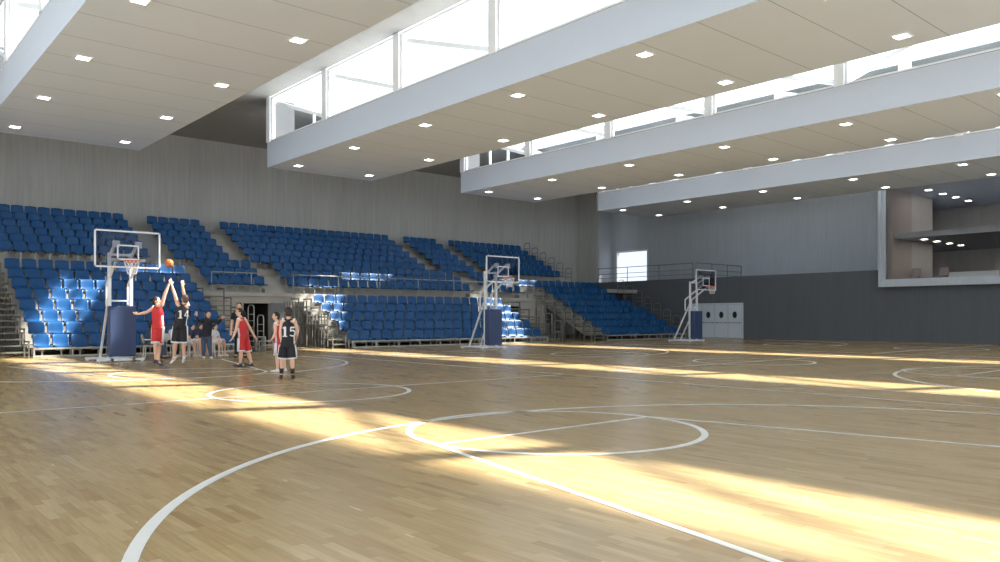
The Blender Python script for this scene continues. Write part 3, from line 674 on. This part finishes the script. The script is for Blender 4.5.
    if topkind != 'jersey':
        T.tube([shl, lerp(lerp(shl, shr, .5), chest, .1), shr], [.066*H, .09*H, .066*H], 12); T.tube([lerp(chest, neck, .7), lerp(neck, head, .15)], [.08*H, .062*H], 12)
        for c, s in (('l', shl), ('r', shr)):
            e, h = j['el'+c], j['ha'+c]
            if longsleeve: T.tube([s, lerp(s, e, .4), e, lerp(e, h, .5), lerp(e, h, .9)], [.068*H, .064*H, .056*H, .052*H, .038*H], 12)
            else: T.tube([s, lerp(s, e, .65)], [.068*H, .066*H], 12)
    else:
        a_, b_ = lerp(shl, shr, .17), lerp(shl, shr, .83); T.tube([a_+up*.012, lerp(a_, b_, .5)-up*.01+Vector((0, 0, 0)), b_+up*.012], [.050*H, .074*H, .050*H], 12)
    top_o = remeshed(T, topkind if topkind != 'top' else 'shirt', M[top], t, .012)
    if topkind == 'jersey':
        for s in (lerp(shl, shr, .06), lerp(shl, shr, .94)):
            MB().tube([s+(waist-s)*.0+up*.01+(s-lerp(shl, shr, .5)).normalized()*-.015, s+up*.008+(s-lerp(shl, shr, .5)).normalized()*.012], [.060*H, .060*H], 14).build('armhole_trim', M[trim or 'whitec'], top_o, True)
        for q in (-1, 1): MB().tube([low+hs*q*.150*H, hips+up*.05*H+hs*q*.15*H, waist+hs*q*.138*H, lerp(waist, chest, .7)+hs*q*.155*H], [(.04*H, .026*H)]*4, 8, side=fd).build('side_stripe', M['whitec'], top_o, True)
    # bottoms
    P_ = MB(); P_.tube([hips-up*.09*H, hips-up*.02*H, hips+up*.06*H], [(.15*H, .12*H), (.168*H, .128*H), (.152*H, .115*H)], 16, side=hs)
    for c in 'lr':
        hp = hips+hs*(.085*H if c == 'r' else -.085*H)-up*.03*H; kn, an = j['kn'+c], j['ank'+c]
        if botkind == 'shorts': P_.tube([hp, lerp(hp, kn, .5), lerp(hp, kn, .92)], [.10*H, .108*H, .112*H], 16)
        else: P_.tube([hp, lerp(hp, kn, .5), kn, lerp(kn, an, .5), lerp(kn, an, .98)], [.10*H, .092*H, .072*H, .066*H, .058*H], 14); P_.ball(kn, .073*H, 10)
    bo = remeshed(P_, botkind, M[bottom], t, .012)
    if trim and botkind == 'shorts':
        for c in 'lr':
            hp = hips+hs*(.085*H if c == 'r' else -.085*H)-up*.03*H; kn = j['kn'+c]
            MB().tube([lerp(hp, kn, .86), lerp(hp, kn, .95)], [.1155*H, .1165*H], 18).build('hem_band', M[trim], bo, True)
            oo = hs*(1 if c == 'r' else -1); side_p = [lerp(hp, kn, q)+oo*(.098+.016*q)*H for q in (.0, .45, .85)]
            MB().tube(side_p, [(.05*H, .02*H)]*3, 10, side=fd).build('side_panel', M[trim], bo, True)
    # shoes (and socks)
    for c in 'lr':
        an, to = j['ank'+c], j['toe'+c]; tv = to-an; hz = Vector((tv.x, tv.y, 0)); L = .26*H
        dirn = hz.normalized() if hz.length > .02 else fd
        pitch = max(-1.2, min(.3, math.atan2(tv.z+.05, max(hz.length, .12)))) if tv.z < -.12 else 0
        fw = (dirn*math.cos(pitch)+up*math.sin(pitch)).normalized(); dn = fw.cross(up.cross(fw) if abs(fw.z) < .99 else fd); upv = fw.cross(Vector((-dirn.y, dirn.x, 0)))
        if upv.z < 0: upv = -upv
        sdv = fw.cross(upv).normalized(); heel = an-fw*.055*H-upv*.035*H
        S = MB().tube([heel, heel+fw*.05*H, heel+fw*.13*H, heel+fw*.21*H, heel+fw*.255*H], [(.028*H, .03*H), (.038*H, .038*H), (.042*H, .034*H), (.043*H, .026*H), (.026*H, .016*H)], 12, side=sdv)
        S.tube([an-upv*.03*H, an+upv*.03*H], [.045*H, .040*H], 12)
        so = remeshed(S, 'shoe', M[shoe], t, .010, 1)
        if so.data.vertices:
            zmin = min(v.co.z for v in so.data.vertices)+base_of(t).z
            if zmin < .004 or (pitch == 0 and zmin < .06):
                for v in so.data.vertices: v.co.z -= zmin-.003
        if socks: MB().tube([lerp(an, j['kn'+c], .02), lerp(an, j['kn'+c], .38)], [.042*H, .056*H], 12).build('sock', M[socks], t, True)
    # number on the back or front of the jersey, wrapped on to the cloth
    if number:
        txt, size, dirsign = number
        G = {'1': [((0, .5), (0, -.5), .19), ((-.19, .33), (0, .45), .10), ((-.2, -.45), (.2, -.45), .10)],
             '4': [((.10, .5), (.10, -.5), .18), ((.08, .46), (-.3, -.16), .11), ((-.33, -.17), (.32, -.17), .11)],
             '5': [((-.2, .42), (.27, .42), .15), ((-.19, .45), (-.21, .03), .12), ((-.21, .06), (.03, .15), .12), ((.0, .15), (.23, .02), .15), ((.22, .05), (.25, -.26), .17), ((.26, -.22), (.04, -.44), .14), ((.07, -.44), (-.27, -.34), .12)]}
        gm = MB()
        for gi, chh in enumerate(txt):
            for (xa, ya), (xb, yb), wd in G[chh]:
                d = Vector((xb-xa, yb-ya)); q = Vector((-d.y, d.x)).normalized()*wd/2; ox = (gi-(len(txt)-1)/2)*.72
                n_ = 6; vs = []
                for m_ in range(n_+1):
                    for sg in (-1, 0, 1): c_ = Vector((xa+ox, ya))+d*m_/n_+q*sg; vs.append((c_.x*size, c_.y*size, 0))
                gm.add(vs, [(3*m_+k_, 3*m_+k_+1, 3*m_+k_+4, 3*m_+k_+3) for m_ in range(n_) for k_ in (0, 1)])
        me = gm.mesh('number', []); bm = bmesh.new(); bm.from_mesh(me)
        nrm = fd*dirsign; rx = up.cross(nrm).normalized(); cz = lerp(waist, chest, .72)-base_of(t)
        for v in bm.verts:
            o_ = cz+rx*v.co.x+up*v.co.y; ok, loc, nn, _ = top_o.ray_cast(o_+nrm*.6, -nrm)
            v.co = (loc+nrm*.006) if ok else o_+nrm*.15
        bm.to_mesh(me); bm.free(); me.materials.append(M['whitec'])
        no = bpy.data.objects.new('number', me); COL.objects.link(no); no.parent = top_o
    return t, j, top_o
# picture readings of joints: (x, y, extra depth in metres)
person(158, 21.6, dict(hips=(158.2, 325.5), chest=(157.6, 313.5), neck=(157.6, 304.8), head=(156.2, 301.2), shl=(153.4, 308.2, .1), shr=(161.6, 305.5, -.05), ell=(146.6, 312.4, .12), hal=(137.8, 314.2, .12), ftl=(134.2, 313.5, .12),
       elr=(165.0, 294, -.05), har=(169.2, 283.2, 0), ftr=(170.4, 279, 0), knl=(155.6, 344.5, -.05), knr=(159.2, 344.5, .08), ankl=(155.8, 360.5, 0), ankr=(158.2, 361.3, -.05), toel=(161, 364.5, 0), toer=(163, 366.2, -.1)), (1, -.25),
       'basketball player in red jersey and shorts reaching up at the left, arms spread', 'red', 'jersey', 'red', 'shorts', 'hair', 'shoed', trim='whitec', sc=1.05)
person(180, 21.4, dict(hips=(180.2, 325), chest=(182.3, 312.5), neck=(184, 303.8), head=(185, 299.4), shl=(178.0, 305), shr=(188.2, 306.5), ell=(175.0, 295.5, -.1), hal=(171.4, 284.2, -.1), ftl=(170.2, 280, -.1),
       elr=(184.2, 294.5, .12), har=(182.2, 285.2, .05), ftr=(182.4, 281, .05), knl=(175.4, 343.8), knr=(183.4, 343.8, .05), ankl=(174.2, 357.2, .1), ankr=(184.0, 357.4, .1), toel=(170.6, 363.4, 0), toer=(183, 362.6, .2)), (-.35, 1),
       'basketball player in black jersey number fourteen jumping for the ball, seen from behind', 'blk', 'jersey', 'blk', 'shorts', 'hairb', 'shoew', trim='whitec', number=('14', .22, -1), sc=1.02)
person(207, 25.6, dict(hips=(206.6, 335.5), chest=(207.6, 325), neck=(208.3, 318.6), head=(208.5, 314.9), shl=(202.2, 320.6), shr=(213.8, 320.6), ell=(197.4, 323.2, -.1), hal=(196.7, 315.2, -.2), ftl=(196.2, 311, -.2),
       elr=(218.4, 322.8, -.1), har=(222.2, 318.2, -.2), ftr=(225.2, 315.5, -.25), knl=(203.4, 346.2), knr=(209.4, 346.2), ankl=(203.6, 356.3), ankr=(211, 356.5), toel=(204.2, 358.4, -.2), toer=(212.5, 358.4, -.2)), (.15, -1),
       'coach in black sweater and jeans standing with both arms raised outward', 'sweater', 'top', 'jeans', 'trousers', 'hairb', 'shoew', longsleeve=True, sc=.95)
person(243, 21.6, dict(hips=(243.2, 337), chest=(241.8, 326), neck=(240.6, 317.6), head=(239.2, 312.6), shl=(238.2, 320, -.14), shr=(244.6, 319.6, .12), ell=(236.0, 330, -.22), hal=(232.8, 338, -.3), ftl=(230.6, 340.6, -.34),
       elr=(250.2, 328.8, .2), har=(255.2, 337.6, .2), ftr=(257, 341, .2), knl=(241.2, 352.2, -.1), knr=(248.2, 352.6, .12), ankl=(240.2, 363.4, -.1), ankr=(251.6, 363.2, .12), toel=(234, 366, -.15), toer=(246.4, 366, .05)), (-1, -.35),
       'basketball player in red jersey striding left in the middle of the group, arms hanging', 'red', 'jersey', 'red', 'shorts', 'hair', 'shoed', trim='whitec', sc=.98)
person(240, 26.4, dict(hips=(239.8, 329), chest=(239.4, 318), neck=(239.2, 310.8), head=(239.2, 306.8), shl=(233.8, 313), shr=(244.8, 313), ell=(231.8, 323.2, -.05), hal=(231, 331.2, -.15), ftl=(230.8, 334.4, -.18),
       elr=(246.6, 323, 0), har=(246, 331, -.1), ftr=(245.8, 334.4, -.1), knl=(237, 342), knr=(243.6, 342), ankl=(236.2, 354.8), ankr=(244.6, 354.8), toel=(234.6, 357.6, -.2), toer=(246, 357.6, -.2)), (-.1, -1),
       'tall man in dark shirt and black trousers standing behind the striding red player', 'sweater', 'top', 'blk', 'trousers', 'hair', 'shoek', sc=1.1)
person(279, 19.4, dict(hips=(279.2, 341.5), chest=(278.2, 331), neck=(277, 321.6), head=(276.0, 316.6), shl=(275.4, 324.5, -.14), shr=(280.6, 324.5, .12), ell=(275.2, 333.6, -.2), hal=(271.8, 339.6, -.26), ftl=(269.6, 341.4, -.3),
       elr=(283.6, 333, .2), har=(281.6, 341, .2), ftr=(280, 344, .2), knl=(277.4, 356, -.1), knr=(283.2, 356, .12), ankl=(277.4, 369.2, -.08), ankr=(285.2, 368.6, .12), toel=(272.8, 372.2, -.12), toer=(281, 371.4, .06)), (-1, -.2),
       'basketball player in red jersey half hidden beside the number fifteen player', 'red', 'jersey', 'red', 'shorts', 'hair', 'shoew', trim='whitec', sc=.88)
person(287.5, 17.3, dict(hips=(287.4, 343.5), chest=(288.2, 329.5), neck=(288.6, 318), head=(288.4, 312.4), shl=(282.2, 320.6), shr=(295, 321.2), ell=(280.4, 333.2, -.05), hal=(282, 344.2, -.05), ftl=(282.6, 349, -.05),
       elr=(297.2, 333, .08), har=(294.6, 343, .22), ftr=(293, 346, .26), knl=(282.2, 359.6), knr=(292.2, 359.6), ankl=(281.4, 373.6), ankr=(292.8, 373.8), toel=(280.8, 377.4, .1), toer=(293.6, 377.6, .1)), (-.15, 1),
       'basketball player in black jersey number fifteen standing still, seen from behind', 'blk', 'jersey', 'blk', 'shorts', 'hair', 'shoek', trim='whitec', socks='shoek', number=('15', .225, -1), sc=.92)
# seated on the side line
def plastic_chair(x, y, rz, label):
    t = thing('plastic_chair', (x, y, 0), label, 'chair', 'white plastic chairs on the side line')
    mats = M['chair']
    sb = MB().tube([(0, -.20, .43), (0, 0, .415), (0, .2, .44)], [(.21, .018), (.22, .02), (.21, .018)], 14, side=(1, 0, 0)); so = sb.build('seat', mats, None, True)
    bk = MB().tube([(0, -.20, .50), (0, -.25, .66), (0, -.29, .80)], [(.2, .018), (.215, .018), (.17, .018)], 14, side=(1, 0, 0)); bo = bk.build('backrest', mats, None, True)
    lg = []
    for sx in (-1, 1):
        for sy in (-1, 1): lg.append(MB().tube([(sx*.19, sy*.18, .42), (sx*.22, sy*.22, 0)], [(.028, .02), (.02, .016)], 8).build('leg', mats))
        lg.append(MB().tube([(sx*.21, -.22, .62), (sx*.235, 0, .63), (sx*.22, .16, .6), (sx*.2, .18, .43)], .018, 8).build('armrest', mats))
    for o in [so, bo]+lg: o.parent = t
    t.rotation_euler = (0, 0, rz); return t
def seated(u, v, wd, face, label, top, bottom, botkind, hairm, shoe, H=.95, topkind='top', lean=.06, armpose=0, longsleeve=False, chair=True, clabel=None):
    """a person sitting at picture column u, floor row v; the pose is laid out in metres"""
    m = F/wd; view_l = 1
    fx, fd_ = face; nn = math.hypot(fx, fd_); fx, fd_ = fx/nn, fd_/nn
    def P3(a, b, z): return (u+a*m*wd/(wd+b), HY-(z-CAM.z)*F/(wd+b), b)   # right, depth, height
    def L(f, s, z): return P3(f*fx+s*(-fd_), f*fd_+s*fx, z)  # forward, left side, height
    sh, hp = .17*H, .09*H
    J = dict(hips=L(0, 0, .54), chest=L(lean, 0, .50+.30*H), neck=L(lean+.05, 0, .50+.50*H), head=L(lean+.08, 0, .50+.60*H),
             knl=L(.44*H, hp+.06, .53), knr=L(.44*H, -hp-.06, .53), ankl=L(.50*H, hp+.05, .09), ankr=L(.42*H, -hp-.05, .09), toel=L(.72*H, hp+.05, .03), toer=L(.64*H, -hp-.05, .03))
    # image-left shoulder is 'l'; person's left is +s
    a, b = L(lean+.02, sh, .50+.43*H), L(lean+.02, -sh, .50+.43*H)
    J['shl'], J['shr'] = (b, a)
    ea, eb = L(lean+.12, sh+.05, .50+.16*H), L(lean+.12, -sh-.05, .50+.16*H); ha, hb = L(.34*H, .10, .56), L(.34*H, -.10, .56)
    if armpose: ha = L(.30, .06, .50+.30*H)
    J['ell'], J['elr'] = eb, ea; J['hal'], J['har'] = hb, ha; J['ftl'], J['ftr'] = L(.34*H+.1, -.06, .555), L(.34*H+.1, .06, .555)
    # legs order follows the shoulders
    J['knl'], J['knr'] = J['knr'], J['knl']; J['ankl'], J['ankr'] = J['ankr'], J['ankl']; J['toel'], J['toer'] = J['toer'], J['toel']
    t, j, _ = person(u, wd, J, face, label, top, topkind, bottom, botkind, hairm, shoe, sc=H, longsleeve=longsleeve)
    if chair:
        h = j['hips']; vw = Vector((h.x-CAM.x, h.y-CAM.y, 0)).normalized(); vr = Vector((vw.y, -vw.x, 0)); f = vr*fx+vw*fd_
        p = h+f*.03; plastic_chair(p.x, p.y, math.atan2(f.y, f.x)-math.pi/2, clabel)
seated(150, 358, 26.0, (1, -.15), 'man in slate jacket and jeans seated sideways at the left end of the bench line', 'jacket', 'jeans', 'trousers', 'hair', 'shoek', H=1.0, longsleeve=True, lean=-.02, clabel='white plastic chair under the man in the slate jacket')
seated(171, 358, 27.0, (.8, -.6), 'seated person in white top and black trousers hidden behind the number fourteen player', 'whitec', 'blk', 'trousers', 'hair', 'shoew', H=.9, longsleeve=True, clabel='white plastic chair behind the number fourteen player')
seated(188.5, 358, 27.1, (.75, -.65), 'bench player in navy shirt seated left of the standing coach, nearer the jumping pair', 'navy', 'whitec', 'shorts', 'hair', 'shoew', H=.86, lean=.1, clabel='white plastic chair under the left bench player in navy')
seated(195.8, 358, 28.1, (.75, -.65), 'bench player in navy shirt leaning forward directly at the left of the coach', 'navy', 'whitec', 'shorts', 'hairb', 'shoew', H=.86, lean=.14, clabel='white plastic chair under the navy player next to the coach')
seated(213, 358, 27.4, (.8, -.6), 'bench player in white shirt seated behind the coach, legs showing at his right', 'whitec', 'whitec', 'shorts', 'hair', 'shoew', H=.86, lean=.02, clabel='white plastic chair hidden behind the coach')
# ball
p = CAM+Vector((math.sin(YAW), math.cos(YAW), 0))*21.9+Vector((math.cos(YAW), -math.sin(YAW), 0))*((169-500)/F*21.9)+Vector((0, 0, (HY-263.3)/F*21.9))
bo = MB().ball(p, .119, 24).build('basketball', M['ball'], None, True); tag(bo, 'orange basketball in the air above the reaching hands', 'ball')
for ax in (0, 1, 2):
    pts = []
    for i in range(33):
        a = 2*math.pi*i/32; c, s = .1195*math.cos(a), .1195*math.sin(a); pts.append(p+Vector([(0, c, s), (c, 0, s), (c, s, 0)][ax]))
    MB().tube(pts, .003, 5).build('seam', M['black'], bo)
